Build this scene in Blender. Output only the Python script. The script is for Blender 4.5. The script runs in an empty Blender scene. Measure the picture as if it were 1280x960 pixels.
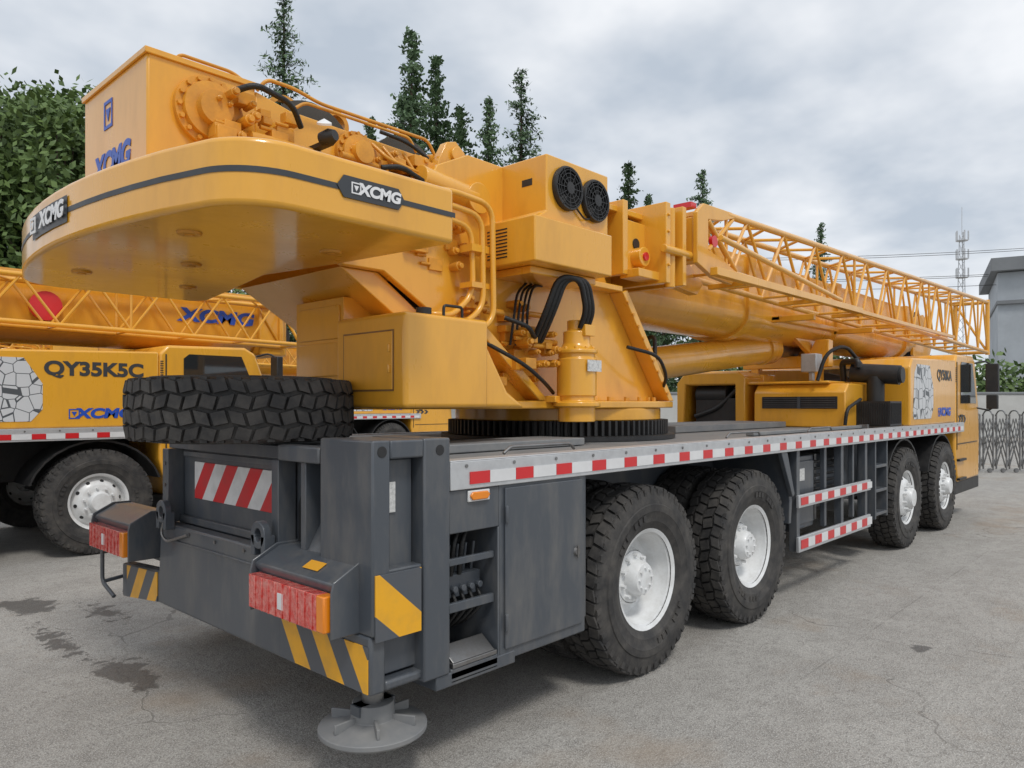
import bpy, bmesh, math, random
from mathutils import Vector, Matrix
random.seed(7)
S=bpy.context.scene
rad=math.radians
# ------------------------------------------------------------------ materials
def newmat(name):
    m=bpy.data.materials.new(name); m.use_nodes=True
    nt=m.node_tree; b=nt.nodes['Principled BSDF']; return m,nt,b
def N(nt,t,**k):
    n=nt.nodes.new(t)
    for a,v in k.items(): setattr(n,a,v)
    return n
def mixc(nt,fac,a,b,blend='MIX'):
    n=nt.nodes.new('ShaderNodeMix'); n.data_type='RGBA'; n.blend_type=blend
    for s,v in ((n.inputs[0],fac),(n.inputs[6],a),(n.inputs[7],b)):
        if isinstance(v,(int,float)): s.default_value=v
        elif isinstance(v,tuple): s.default_value=v+(1,) if len(v)==3 else v
        else: nt.links.new(v,s)
    return n.outputs[2]
def ramp(nt,src,p0,p1,c0=(0,0,0),c1=(1,1,1)):
    r=nt.nodes.new('ShaderNodeValToRGB'); e=r.color_ramp.elements
    e[0].position=p0; e[1].position=p1; e[0].color=c0+(1,); e[1].color=c1+(1,)
    nt.links.new(src,r.inputs[0]); return r.outputs[0]
def noise(nt,vec,scale,detail=4,rough=.55):
    n=nt.nodes.new('ShaderNodeTexNoise'); n.inputs['Scale'].default_value=scale
    n.inputs['Detail'].default_value=min(detail,4); n.inputs['Roughness'].default_value=rough
    nt.links.new(vec,n.inputs['Vector']); return n.outputs['Fac']
def mth(nt,op,a,b=None,c=None):
    n=nt.nodes.new('ShaderNodeMath'); n.operation=op
    for i,v in enumerate((a,b,c)):
        if v is None: continue
        if isinstance(v,(int,float)): n.inputs[i].default_value=v
        else: nt.links.new(v,n.inputs[i])
    return n.outputs[0]
def paint(name,col,rough=.35,metal=0,coat=0,dirt=.15,dirtcol=None,bump=.0,scale=3.0,bscale=60,streak=1.0,r0=.38,r1=.70):
    m,nt,b=newmat(name)
    tc=N(nt,'ShaderNodeTexCoord').outputs['Object']
    if streak!=1.0:
        sv=N(nt,'ShaderNodeVectorMath',operation='MULTIPLY'); nt.links.new(tc,sv.inputs[0]); sv.inputs[1].default_value=(1,1,streak); v=sv.outputs[0]
    else: v=tc
    f0=noise(nt,v,scale,4,.7)
    f=ramp(nt,f0,r0,r1)
    dc=dirtcol if dirtcol else tuple(c*.55 for c in col)
    mx=mth(nt,'MULTIPLY',f,dirt)
    c=mixc(nt,mx,col,dc)
    nt.links.new(c,b.inputs['Base Color'])
    r2=mth(nt,'MULTIPLY_ADD',f0,.3,rough-.12)
    nt.links.new(r2,b.inputs['Roughness'])
    b.inputs['Metallic'].default_value=metal
    b.inputs['Coat Weight'].default_value=coat
    b.inputs['Coat Roughness'].default_value=.10
    if bump:
        bn=N(nt,'ShaderNodeBump'); bn.inputs['Strength'].default_value=bump; bn.inputs['Distance'].default_value=.01
        nt.links.new(noise(nt,tc,bscale,2),bn.inputs['Height']); nt.links.new(bn.outputs[0],b.inputs['Normal'])
    return m
def stripes(name,ca,cb,k,period,rough=.35,ph=0.0):
    m,nt,b=newmat(name)
    tc=N(nt,'ShaderNodeTexCoord').outputs['Object']
    d=N(nt,'ShaderNodeVectorMath',operation='DOT_PRODUCT'); nt.links.new(tc,d.inputs[0]); d.inputs[1].default_value=k
    v=mth(nt,'FRACT',mth(nt,'ADD',mth(nt,'DIVIDE',d.outputs['Value'],period),ph))
    f=mth(nt,'GREATER_THAN',v,.5)
    c=mixc(nt,f,ca,cb)
    dn=ramp(nt,noise(nt,tc,9,4),.4,.75)
    c=mixc(nt,mth(nt,'MULTIPLY',dn,.3),c,(.12,.11,.1))
    nt.links.new(c,b.inputs['Base Color']); b.inputs['Roughness'].default_value=rough
    return m
YEL=paint('yellow_paint',(.81,.395,.034),.28,coat=.6,dirt=.42,dirtcol=(.58,.27,.035),bump=.06,bscale=7,scale=5.0,streak=.3,r0=.48,r1=.72)
YEL2=paint('yellow_paint_worn',(.76,.34,.026),.42,coat=.2,dirt=.6,dirtcol=(.36,.15,.02),bump=.1,scale=6)
GRY=paint('chassis_grey',(.070,.080,.094),.38,coat=.3,dirt=.6,dirtcol=(.17,.162,.15),scale=6,streak=.3,r0=.46,r1=.74)
GRYL=paint('deck_grey',(.19,.195,.20),.6,dirt=.6,dirtcol=(.30,.29,.27),scale=5)
BLK=paint('black_plastic',(.015,.015,.016),.45,dirt=.4,dirtcol=(.05,.048,.045),scale=8)
RUB=paint('tire_rubber',(.028,.027,.027),.7,dirt=.85,dirtcol=(.095,.087,.078),scale=7,bump=.15)
WHT=paint('white_rim_paint',(.78,.79,.79),.4,dirt=.45,dirtcol=(.45,.43,.40),scale=9,coat=.2)
ALU=paint('aluminium_edge',(.60,.61,.62),.4,metal=.5,dirt=.4,scale=8)
STL=paint('steel',(.30,.30,.30),.38,metal=.9,dirt=.5,dirtcol=(.14,.12,.1),scale=8)
RED=paint('red_reflector',(.66,.02,.025),.3,dirt=.2,coat=.3)
REDL=paint('red_lens',(.58,.02,.012),.14,coat=1,dirt=.6,dirtcol=(.80,.40,.34),scale=38,bump=.5,bscale=40)
ORG=paint('amber_lens',(.85,.25,.01),.2,coat=.6,dirt=.1)
WREF=paint('white_reflector',(.74,.74,.74),.4,dirt=.3)
BLU=paint('blue_decal',(.02,.085,.48),.35,dirt=.1)
DRK=paint('dark_decal',(.045,.05,.056),.4,dirt=.2)
WTX=paint('white_decal',(.8,.8,.8),.4,dirt=.1)
LBL=paint('label_white',(.7,.7,.68),.5,dirt=.6,scale=60,dirtcol=(.2,.2,.2))
HOS=paint('hose_rubber',(.012,.012,.012),.5,dirt=.3,bump=.4,bscale=90)
ROPE=paint('wire_rope',(.10,.095,.085),.55,metal=.5,dirt=.4)
RUST=paint('machined_steel',(.30,.17,.07),.5,metal=.3,dirt=.7,dirtcol=(.2,.09,.03),scale=12)
RW=stripes('red_white_stripes',(.66,.02,.025),(.74,.74,.74),(0,.8,.62),.20)
YG=stripes('yellow_grey_stripes',(.85,.42,.02),(.085,.095,.11),(0,.82,-.57),.20,ph=.1)
YGL=stripes('yellow_grey_stripes_left',(.85,.42,.02),(.085,.095,.11),(0,.82,.57),.19)
YGS=stripes('yellow_grey_stripes_side',(.85,.42,.02),(.085,.095,.11),(.66,0,.75),.26,ph=.55)
def glassmat():
    m,nt,b=newmat('dark_glass'); b.inputs['Base Color'].default_value=(.02,.025,.028,1); b.inputs['Roughness'].default_value=.05
    b.inputs['Coat Weight'].default_value=1; return m
GLS=glassmat()
def honey():
    m,nt,b=newmat('honeycomb_decal')
    tc=N(nt,'ShaderNodeTexCoord').outputs['Object']
    v=N(nt,'ShaderNodeTexVoronoi',feature='DISTANCE_TO_EDGE'); v.inputs['Scale'].default_value=8.5; v.inputs['Randomness'].default_value=.45
    nt.links.new(tc,v.inputs['Vector'])
    f=mth(nt,'LESS_THAN',v.outputs['Distance'],.03)
    c=mixc(nt,f,(.62,.63,.64),(.09,.10,.11)); nt.links.new(c,b.inputs['Base Color']); b.inputs['Roughness'].default_value=.35; return m
HNY=honey()
def ground_mat():
    m,nt,b=newmat('worn_concrete')
    tc=N(nt,'ShaderNodeTexCoord').outputs['Object']
    n1=noise(nt,tc,.45,4,.65); n2=noise(nt,tc,2.6,4,.75); n3=noise(nt,tc,60,3,.8); n4=noise(nt,tc,150,1,.6); n5=noise(nt,tc,14,4,.8)
    c=mixc(nt,ramp(nt,n1,.3,.7),(.320,.303,.278),(.44,.42,.385))
    c=mixc(nt,mth(nt,'MULTIPLY',ramp(nt,n2,.44,.64),.6),c,(.245,.228,.205))
    c=mixc(nt,mth(nt,'MULTIPLY',ramp(nt,n5,.48,.62),.6),c,(.225,.21,.19))
    c=mixc(nt,mth(nt,'MULTIPLY',ramp(nt,n3,.49,.58),.55),c,(.15,.14,.128))
    c=mixc(nt,mth(nt,'MULTIPLY',ramp(nt,n4,.53,.64),.65),c,(.64,.62,.58))
    n6=noise(nt,tc,.8,4,.6)
    c=mixc(nt,mth(nt,'MULTIPLY',ramp(nt,n6,.56,.70),.5),c,(.31,.235,.165))
    dv=N(nt,'ShaderNodeVectorMath',operation='MULTIPLY_ADD')
    nn=N(nt,'ShaderNodeTexNoise'); nn.inputs['Scale'].default_value=1.6; nn.inputs['Detail'].default_value=4
    nt.links.new(tc,nn.inputs['Vector']); nt.links.new(nn.outputs['Color'],dv.inputs[0]); dv.inputs[1].default_value=(.6,.6,0); nt.links.new(tc,dv.inputs[2])
    v=N(nt,'ShaderNodeTexVoronoi',feature='DISTANCE_TO_EDGE'); v.inputs['Scale'].default_value=.42; nt.links.new(dv.outputs[0],v.inputs['Vector'])
    cr=mth(nt,'LESS_THAN',v.outputs['Distance'],.0022)
    cr=mth(nt,'MULTIPLY',cr,ramp(nt,n6,.47,.56))
    c=mixc(nt,mth(nt,'MULTIPLY',cr,.5),c,(.10,.09,.08))
    sp=N(nt,'ShaderNodeSeparateXYZ'); nt.links.new(tc,sp.inputs[0])
    jx=mth(nt,'LESS_THAN',mth(nt,'ABSOLUTE',mth(nt,'SUBTRACT',mth(nt,'FRACT',mth(nt,'MULTIPLY_ADD',sp.outputs[0],.2,.46)),.5)),.0011)
    jy=mth(nt,'LESS_THAN',mth(nt,'ABSOLUTE',mth(nt,'SUBTRACT',mth(nt,'FRACT',mth(nt,'MULTIPLY_ADD',sp.outputs[1],.2,.17)),.5)),.0011)
    j=mth(nt,'MULTIPLY',mth(nt,'MAXIMUM',jx,jy),ramp(nt,n2,.38,.6))
    c=mixc(nt,mth(nt,'MULTIPLY',j,.4),c,(.14,.13,.12))
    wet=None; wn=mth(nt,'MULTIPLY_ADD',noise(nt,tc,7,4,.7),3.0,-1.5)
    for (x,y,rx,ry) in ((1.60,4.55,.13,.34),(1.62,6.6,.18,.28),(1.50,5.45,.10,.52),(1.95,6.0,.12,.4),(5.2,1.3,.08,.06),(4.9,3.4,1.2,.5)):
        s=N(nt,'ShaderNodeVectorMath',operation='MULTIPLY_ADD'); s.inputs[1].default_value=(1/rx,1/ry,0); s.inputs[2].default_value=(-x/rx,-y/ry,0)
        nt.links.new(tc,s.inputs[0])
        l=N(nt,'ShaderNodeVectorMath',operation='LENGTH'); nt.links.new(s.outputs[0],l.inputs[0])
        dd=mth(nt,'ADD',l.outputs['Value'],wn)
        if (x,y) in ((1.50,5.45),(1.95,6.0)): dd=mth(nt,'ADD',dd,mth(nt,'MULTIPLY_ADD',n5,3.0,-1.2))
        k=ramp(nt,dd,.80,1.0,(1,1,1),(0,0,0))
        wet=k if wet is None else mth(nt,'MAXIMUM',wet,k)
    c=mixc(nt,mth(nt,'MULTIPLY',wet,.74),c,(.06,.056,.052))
    nt.links.new(c,b.inputs['Base Color'])
    r=mth(nt,'SUBTRACT',mth(nt,'MULTIPLY_ADD',n2,.25,.72),mth(nt,'MULTIPLY',wet,.35)); nt.links.new(r,b.inputs['Roughness'])
    bn=N(nt,'ShaderNodeBump'); bn.inputs['Strength'].default_value=.8; bn.inputs['Distance'].default_value=.014
    h=mth(nt,'ADD',mth(nt,'MULTIPLY',n3,.6),n5)
    nt.links.new(h,bn.inputs['Height']); nt.links.new(bn.outputs[0],b.inputs['Normal'])
    return m
def leafmat(name,a,bcol):
    m,nt,b=newmat(name)
    g=N(nt,'ShaderNodeNewGeometry'); tc=N(nt,'ShaderNodeTexCoord').outputs['Object']
    f=mth(nt,'MULTIPLY_ADD',g.outputs['Random Per Island'],.5,mth(nt,'MULTIPLY',noise(nt,tc,.7,2),.5))
    c=mixc(nt,f,a,bcol); nt.links.new(c,b.inputs['Base Color']); b.inputs['Roughness'].default_value=.6
    return m
LEAF=leafmat('broadleaf_foliage',(.035,.07,.018),(.14,.22,.05))
NEED=leafmat('conifer_foliage',(.045,.085,.04),(.12,.20,.085))
BARK=paint('bark',(.09,.065,.045),.9,dirt=.5,scale=4)
WALLM=paint('plaster_wall',(.50,.50,.48),.85,dirt=.5,scale=.6,dirtcol=(.35,.34,.32))
BLDG=paint('grey_building',(.42,.45,.48),.8,dirt=.4,scale=.3)
CORN=paint('cornice',(.22,.23,.24),.8,dirt=.3,scale=.4)
# ------------------------------------------------------------------ mesh builder
def parent_empty(name,loc=(0,0,0)):
    e=bpy.data.objects.new(name,None); e.location=loc; e.empty_display_size=.3
    S.collection.objects.link(e); return e
def attach(o,p):
    if p is not None:
        o.parent=p; o.matrix_parent_inverse=Matrix.Translation(p.location).inverted()
class G:
    def __init__(s): s.bm=bmesh.new()
    def box(s,x0,x1,y0,y1,z0,z1,M=None):
        vs=[s.bm.verts.new(Vector(c)) for c in ((x0,y0,z0),(x1,y0,z0),(x1,y1,z0),(x0,y1,z0),(x0,y0,z1),(x1,y0,z1),(x1,y1,z1),(x0,y1,z1))]
        if M is not None:
            for v in vs: v.co=M@v.co
        for f in ((0,3,2,1),(4,5,6,7),(0,1,5,4),(1,2,6,5),(2,3,7,6),(3,0,4,7)): s.bm.faces.new([vs[i] for i in f])
        return s
    def obox(s,c,sz,rot=(0,0,0)):
        M=Matrix.Translation(c)@Matrix.Rotation(rot[2],4,'Z')@Matrix.Rotation(rot[1],4,'Y')@Matrix.Rotation(rot[0],4,'X')
        a,b,d=[q/2 for q in sz]; return s.box(-a,a,-b,b,-d,d,M)
    def prism(s,pts,axis,a0,a1):
        def P(u,v,w):
            return {'x':(w,u,v),'y':(u,w,v),'z':(u,v,w)}[axis]
        A=[s.bm.verts.new(P(u,v,a0)) for u,v in pts]; B=[s.bm.verts.new(P(u,v,a1)) for u,v in pts]
        n=len(pts); s.bm.faces.new(A[::-1]); s.bm.faces.new(B)
        for i in range(n): s.bm.faces.new((A[i],A[(i+1)%n],B[(i+1)%n],B[i]))
        return s
    def frame(s,d):
        d=Vector(d).normalized(); u=d.orthogonal().normalized(); return u,d.cross(u)
    def cyl(s,p0,p1,r0,r1=None,n=20):
        r1=r0 if r1 is None else r1; p0=Vector(p0);p1=Vector(p1); u,v=s.frame(p1-p0)
        A=[];B=[]
        for i in range(n):
            t=2*math.pi*i/n; q=u*math.cos(t)+v*math.sin(t); A.append(s.bm.verts.new(p0+q*r0)); B.append(s.bm.verts.new(p1+q*r1))
        for i in range(n): s.bm.faces.new((A[i],A[(i+1)%n],B[(i+1)%n],B[i]))
        s.bm.faces.new(A[::-1]); s.bm.faces.new(B); return s
    def lathe(s,prof,c,axis=(0,0,1),n=40,closed=False):
        c=Vector(c); a=Vector(axis).normalized(); u,v=s.frame(a); rings=[]
        for r,h in prof:
            if r<1e-5: rings.append([s.bm.verts.new(c+a*h)]); continue
            rings.append([s.bm.verts.new(c+a*h+(u*math.cos(2*math.pi*i/n)+v*math.sin(2*math.pi*i/n))*r) for i in range(n)])
        m=len(rings); R=range(m if closed else m-1)
        for k in R:
            A=rings[k];B=rings[(k+1)%m]
            for i in range(n):
                j=(i+1)%n
                if len(A)==1 and len(B)==1: continue
                if len(A)==1: s.bm.faces.new((A[0],B[j],B[i]))
                elif len(B)==1: s.bm.faces.new((A[i],A[j],B[0]))
                else: s.bm.faces.new((A[i],A[j],B[j],B[i]))
        return s
    def tube(s,pts,r,fr=.05,n=10):
        P=[Vector(p) for p in pts]; path=[P[0]]
        for i in range(1,len(P)-1):
            a=P[i-1]-P[i]; b=P[i+1]-P[i]; f=min(fr,a.length*.45,b.length*.45)
            q0=P[i]+a.normalized()*f; q1=P[i]+b.normalized()*f
            for k in range(6):
                t=k/5; path.append(q0*(1-t)**2+P[i]*2*t*(1-t)+q1*t*t)
        path.append(P[-1]); u,v=s.frame(path[1]-path[0]); rings=[]
        for i,p in enumerate(path):
            d=(path[min(i+1,len(path)-1)]-path[max(i-1,0)]).normalized()
            u=(u-d*u.dot(d)); u=u.normalized() if u.length>1e-6 else d.orthogonal().normalized(); v=d.cross(u)
            rings.append([s.bm.verts.new(p+(u*math.cos(2*math.pi*k/n)+v*math.sin(2*math.pi*k/n))*r) for k in range(n)])
        for A,B in zip(rings,rings[1:]):
            for i in range(n): s.bm.faces.new((A[i],A[(i+1)%n],B[(i+1)%n],B[i]))
        s.bm.faces.new(rings[0][::-1]); s.bm.faces.new(rings[-1]); return s
    def mesh(s,name,mat,smooth=True,ang=38):
        bmesh.ops.recalc_face_normals(s.bm,faces=s.bm.faces[:])
        me=bpy.data.meshes.new(name); s.bm.to_mesh(me); s.bm.free()
        if smooth:
            for p in me.polygons: p.use_smooth=True
            try: me.set_sharp_from_angle(angle=rad(ang))
            except Exception as ex: print(ex)
        me.materials.append(mat); return me
    def done(s,name,parent,mat,bevel=0,smooth=True,segs=2):
        o=bpy.data.objects.new(name,s.mesh(name,mat,smooth)); S.collection.objects.link(o); attach(o,parent)
        if bevel:
            b=o.modifiers.new('bevel','BEVEL'); b.width=bevel; b.segments=segs; b.limit_method='ANGLE'; b.angle_limit=rad(40); b.harden_normals=False
        return o
def text(parent,name,s,loc,face,size,mat,sx=1.0,bold=.012,shear=0):
    c=bpy.data.curves.new(name,'FONT'); c.body=s; c.size=size; c.extrude=.0012; c.offset=bold*size*1.6; c.shear=shear; c.align_x='CENTER'; c.align_y='CENTER'
    o=bpy.data.objects.new(name,c); c.materials.append(mat)
    o.rotation_euler={'-y':(rad(90),0,0),'-x':(rad(90),0,rad(-90))}[face] if isinstance(face,str) else face
    o.location=loc; o.scale=(sx,1,1); S.collection.objects.link(o); attach(o,parent); return o
def logo(parent,name,loc,h,mtext,mtri,sx=1.25):
    x,y,z=loc; w=h*3.3*sx/1.25
    text(parent,name+'_letters','XCMG',(x+h*.6,y,z),'-y',h*1.35,mtext,sx,.03,.15)
    cx=x-w*.5-h*.42
    g=G(); a=h*.5
    for q in ((-a,a,-a,-a*.78),(-a,a,a*.78,a)): g.box(cx+q[0],cx+q[1],y-.001,y+.002,z+q[2],z+q[3])
    for q in ((-a,-a*.78),(a*.78,a)): g.box(cx+q[0],cx+q[1],y-.001,y+.002,z-a*.78,z+a*.78)
    g.prism([(cx-a*.5,z+a*.45),(cx+a*.5,z+a*.45),(cx,z-a*.5)],'y',y-.001,y+.002)
    g.done(name+'_badge',parent,mtri)
# ------------------------------------------------------------------ tyres
def tire_mesh():
    g=G(); R=.56
    prof=[(.275,-.10),(.30,-.125),(.34,-.142),(.345,-.146),(.40,-.154),(.405,-.157),(.445,-.157),(.45,-.150),(.50,-.145),(.535,-.135),(.538,-.12),(.538,0),(.538,.12),(.535,.135),(.50,.145),(.45,.150),(.445,.157),(.405,.157),(.40,.154),(.345,.146),(.34,.142),(.30,.125),(.275,.10)]
    g.lathe(prof,(0,0,0),(0,1,0),72,closed=True)
    n=46
    for ci,(yc,w) in enumerate(((-.107,.056),(-.036,.060),(.036,.060),(.107,.056))):
        for k in range(n):
            t0=2*math.pi*(k+(.5 if ci in(1,3) else 0)*.7)/n; dt=2*math.pi/n*.43
            sk=(.22 if ci%2 else -.22)*2*math.pi/n
            oy=.007*(1 if k%2 else -1)
            vs=[]
            for r,e in ((.533,1.0),(R,.92)):
                for (yy,tt) in ((-1,-1),(1,-1),(1,1),(-1,1)):
                    y=yc+oy*tt+yy*w/2*e; t=t0+tt*dt*e+yy*sk*.5
                    rr=r-(.010 if abs(y)>.125 else 0)
                    vs.append(g.bm.verts.new((math.cos(t)*rr,y,math.sin(t)*rr)))
            for f in ((0,1,2,3),(4,5,6,7),(0,1,5,4),(1,2,6,5),(2,3,7,6),(3,0,4,7)): g.bm.faces.new([vs[i] for i in f])
    for sgn in (-1,1):
        for k in range(n):
            t=2*math.pi*(k+.35)/n; M=Matrix.Rotation(-t,4,'Y')
            g.box(.50,.538,sgn*.138-.008,sgn*.138+.008,-.016,.016,M)
    return g.mesh('tire',RUB,ang=30)
def tire_letters():
    g=G()
    for c0 in (0,math.pi):
        for k in range(7):
            if k==3: continue
            t=c0+(k-3)*.13; M=Matrix.Rotation(-t,4,'Y'); g.box(.36,.395,-.158,-.150,-.016,.016,M)
    return g.mesh('sidewall_letters',RUB)
def rim_rear():
    g=G()
    g.lathe([(.27,-.115),(.292,-.128),(.292,-.118),(.262,-.100),(.258,-.06),(.245,-.04),(.240,.03),(.235,.04),(.17,.045),(.165,.0),(.158,-.02),(.155,-.02)],(0,0,0),(0,1,0),48)
    g.lathe([(.155,.0),(.150,-.025),(.105,-.03),(.098,-.085),(.085,-.105),(.03,-.112),(.0,-.112)],(0,0,0),(0,1,0),32)
    for k in range(10):
        t=2*math.pi*k/10; c=(math.cos(t)*.128,-.02,math.sin(t)*.128); g.cyl(c,(c[0],-.055,c[2]),.014,.012,6)
    for k in range(8):
        t=2*math.pi*(k+.3)/8; c=(math.cos(t)*.062,-.10,math.sin(t)*.062); g.cyl(c,(c[0],-.12,c[2]),.009,.009,6)
    g.lathe([(.275,.11),(.24,.05)],(0,0,0),(0,1,0),32)
    return g.mesh('rim_deep',WHT)
def rim_front():
    g=G()
    g.lathe([(.27,-.115),(.292,-.128),(.292,-.118),(.262,-.100),(.258,-.06),(.252,-.045),(.235,-.06),(.19,-.115),(.165,-.125),(.115,-.125),(.11,-.125),(.105,-.18),(.09,-.20),(.0,-.205)],(0,0,0),(0,1,0),48)
    for k in range(10):
        t=2*math.pi*k/10; c=(math.cos(t)*.142,-.12,math.sin(t)*.142); g.cyl(c,(c[0],-.165,c[2]),.015,.012,6)
    g.lathe([(.275,.11),(.24,.0)],(0,0,0),(0,1,0),32)
    return g.mesh('rim_convex',WHT)
def holes_front():
    g=G()
    for k in range(10):
        t=2*math.pi*(k+.5)/10; r=.214; c=Vector((math.cos(t)*r,-.0885,math.sin(t)*r)); nrm=Vector((math.cos(t)*.75,-.6,math.sin(t)*.75)).normalized()
        g.cyl(c-nrm*.004,c+nrm*.003,.019,.019,12)
    return g.mesh('rim_holes',BLK)
TIRE,RIMR,RIMF,HOLF,LETT=tire_mesh(),rim_rear(),rim_front(),holes_front(),tire_letters()
def put(name,me,parent,loc,rot=(0,0,0),scale=(1,1,1)):
    o=bpy.data.objects.new(name,me); o.location=loc; o.rotation_euler=rot; o.scale=scale; S.collection.objects.link(o); attach(o,parent); return o
def wheel(parent,tag,x,side,kind):
    y=2.30+.158 if side=='r' else 5.04-.158
    rz=0 if side=='r' else math.pi
    s=1 if side=='r' else -1
    ry=random.random()*3; sc=(.97,1,.97); z=.541
    put('tire_'+tag,TIRE,parent,(x,y,z),(0,ry,rz),sc); put('tire_letters_'+tag,LETT,parent,(x,y,z),(0,ry,rz),sc)
    if kind=='rear':
        put('rim_'+tag,RIMR,parent,(x,y,z),(0,ry,rz)); put('tire_inner_'+tag,TIRE,parent,(x,y+s*.34,z),(0,ry+.1,rz),sc)
    else:
        put('rim_'+tag,RIMF,parent,(x,y,z),(0,ry,rz)); put('rim_holes_'+tag,HOLF,parent,(x,y,z),(0,ry,rz))
# ------------------------------------------------------------------ MAIN CRANE
C=parent_empty('truck_crane',(6.0,3.67,0))
skipcopy=set()
WX=(3.65,5.01,8.76,10.35)
for i,x in enumerate(WX):
    for sd in 'rl': wheel(C,'%d%s'%(i+1,sd),x,sd,'rear' if i<2 else 'front')
def lc(o): skipcopy.add(o.name); return o
g=G(); g.box(1.95,11.3,3.22,3.36,.72,1.16); g.box(1.95,11.3,3.98,4.12,.72,1.16)
for x in (2.5,3.3,4.3,5.4,6.6,7.6,9.5,11.0): g.box(x-.06,x+.06,3.37,3.97,.78,1.1)
g.done('chassis_rails',C,BLK,.01)
g=G()
for x in WX:
    g.cyl((x,2.6,.55),(x,4.74,.55),.08,n=16); g.lathe([(0,-.2),(.14,-.16),(.2,0),(.14,.16),(0,.2)],(x,3.67,.55),(0,1,0),20)
    for y in (3.05,4.29):
        for k in range(5): g.box(x-.5+.07*k,x+.5-.07*k,y-.04,y+.04,.66+.022*k,.68+.022*k)
g.cyl((4.3,3.67,.62),(8,3.67,.72),.05,n=12)
g.done('axles_and_springs',C,BLK)
g=G(); g.box(2.105,11.25,2.326,5.014,1.235,1.296); g.done('deck_plate',C,GRYL,.005)
g=G(); g.box(2.09,11.25,2.300,2.325,1.185,1.305); g.box(2.09,11.25,5.015,5.04,1.185,1.305); g.box(2.09,2.104,2.325,5.015,1.2,1.30)
g.box(2.09,11.25,2.30,2.40,1.305,1.311)
g.done('deck_edge_trim',C,ALU,.003)
g=G(); h=G(); x=2.2; k=0
while x<11.1:
    g.box(x,x+.12,2.2955,2.2995,1.205,1.258); g.box(x,x+.13,5.0405,5.0445,1.205,1.262)
    h.box(x+.122,x+.288,2.2957,2.2995,1.205,1.258)
    x+=.29
g.done('deck_red_reflectors',C,RED); h.done('deck_white_reflectors',C,WREF)
g=G()
for k in range(30): g.cyl((2.18+k*.3,2.2985,1.285),(2.18+k*.3,2.295,1.285),.008,n=8)
g.done('deck_rivets',C,STL)
# cabinet behind rear wheel
g=G(); g.box(2.395,3.03,2.312,2.95,.385,1.234); g.done('side_cabinet',C,GRY,.008)
g=G(); g.box(2.425,2.99,2.300,2.3115,.44,1.17); 
for z in (.56,1.05): g.cyl((2.428,2.296,z-.04),(2.428,2.296,z+.04),.009,n=8)
g.done('cabinet_door',C,GRY,.006)
g=G(); g.lathe([(.0,-.012),(.018,-.012),(.022,0)],(2.94,2.300,.81),(0,1,0),16); g.box(2.935,2.945,2.285,2.292,.78,.84); g.done('door_latch',C,STL)
# open valve compartment
g=G(); g.box(2.092,2.394,2.312,2.36,1.0,1.183); g.box(2.385,2.3949,2.31,2.8,.385,1.0); g.box(2.09,2.394,2.72,2.78,.39,1.2)
g.box(2.10,2.385,2.31,2.34,.385,.43); g.box(2.10,2.385,2.31,2.72,.37,.384)
g.done('valve_compartment',C,GRY,.006)
g=G(); g.box(2.11,2.375,2.306,2.50,.432,.452,); g.obox((2.245,2.36,.475),(.25,.10,.012),(rad(35),0,0)); g.done('step_tray',C,STL,.003)
g=G(); g.box(2.12,2.36,2.40,2.56,.70,.80)
for k in range(5): g.cyl((2.14+k*.05,2.44,.80),(2.14+k*.05,2.42,.93),.008,n=8); g.cyl((2.14+k*.05,2.405,.74),(2.14+k*.05,2.375,.74),.016,n=8)
g.box(2.11,2.38,2.33,2.35,.66,.70); g.box(2.11,2.38,2.33,2.35,.86,.89)
g.done('outrigger_valve_bank',C,GRY,.004)
g=G()
for k in range(5): g.tube([(2.14+k*.05,2.40,.72),(2.14+k*.05,2.36,.66),(2.13+k*.04,2.42,.58),(2.16+k*.04,2.6,.5)],.009,.05)
for k in range(3): g.tube([(2.13+k*.05,2.40,.80),(2.12+k*.05,2.37,.95),(2.18+k*.05,2.4,1.01),(2.2+k*.05,2.6,.98)],.011,.05)
g.done('valve_hoses',C,HOS)
g=G(); g.prism([(2.20,1.155),(2.215,1.17),(2.305,1.17),(2.32,1.155),(2.305,1.135),(2.215,1.135)],'y',2.292,2.3015); g.done('side_marker_lamp',C,ORG,.004)
g=G(); g.box(2.195,2.325,2.302,2.3117,1.128,1.176); g.done('side_marker_base',C,WHT,.003)
# wheel arches
g=G(); g.box(3.03,5.75,2.95,3.2,.9,1.23); g.box(3.03,5.75,2.36,2.95,1.195,1.234)
g.prism([(5.55,1.19),(5.62,1.19),(5.72,.80),(5.70,.62),(5.66,.62),(5.67,.8)],'y',2.34,2.95)
g.prism([(5.45,1.185),(5.56,1.185),(5.70,.85),(5.66,.83)],'y',2.31,2.345)
g.box(3.031,3.06,2.33,2.95,.45,1.19)
g.done('rear_mudguard',C,GRY,.005)
# mid section
g=G(); g.box(5.85,6.35,2.42,3.1,.52,1.12); g.box(5.87,6.33,2.405,2.42,.56,1.08); g.done('battery_box',C,GRY,.012)
g=G(); g.box(6.0,6.12,2.40,2.4045,.92,1.02); g.done('battery_label',C,LBL)
g=G(); g.cyl((6.45,2.78,.82),(7.45,2.78,.82),.27,n=36); g.done('fuel_tank',C,GRY,.01)
g=G(); g.box(6.6,6.64,2.5,3.06,.53,1.11); g.box(7.25,7.29,2.5,3.06,.53,1.11); g.done('tank_straps',C,STL,.003)
g=G()
for x in (5.80,6.78,7.42): g.box(x,x+.06,2.335,2.40,.38,1.19)
g.box(6.45,6.50,2.36,2.40,.5,1.19); g.box(7.15,7.19,2.36,2.40,.5,1.19)
for x in (7.70,8.06): g.box(x,x+.03,2.33,2.5,.42,1.19)
for z in (.45,.68,.92): g.box(7.73,8.06,2.33,2.5,z,z+.03)
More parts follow.
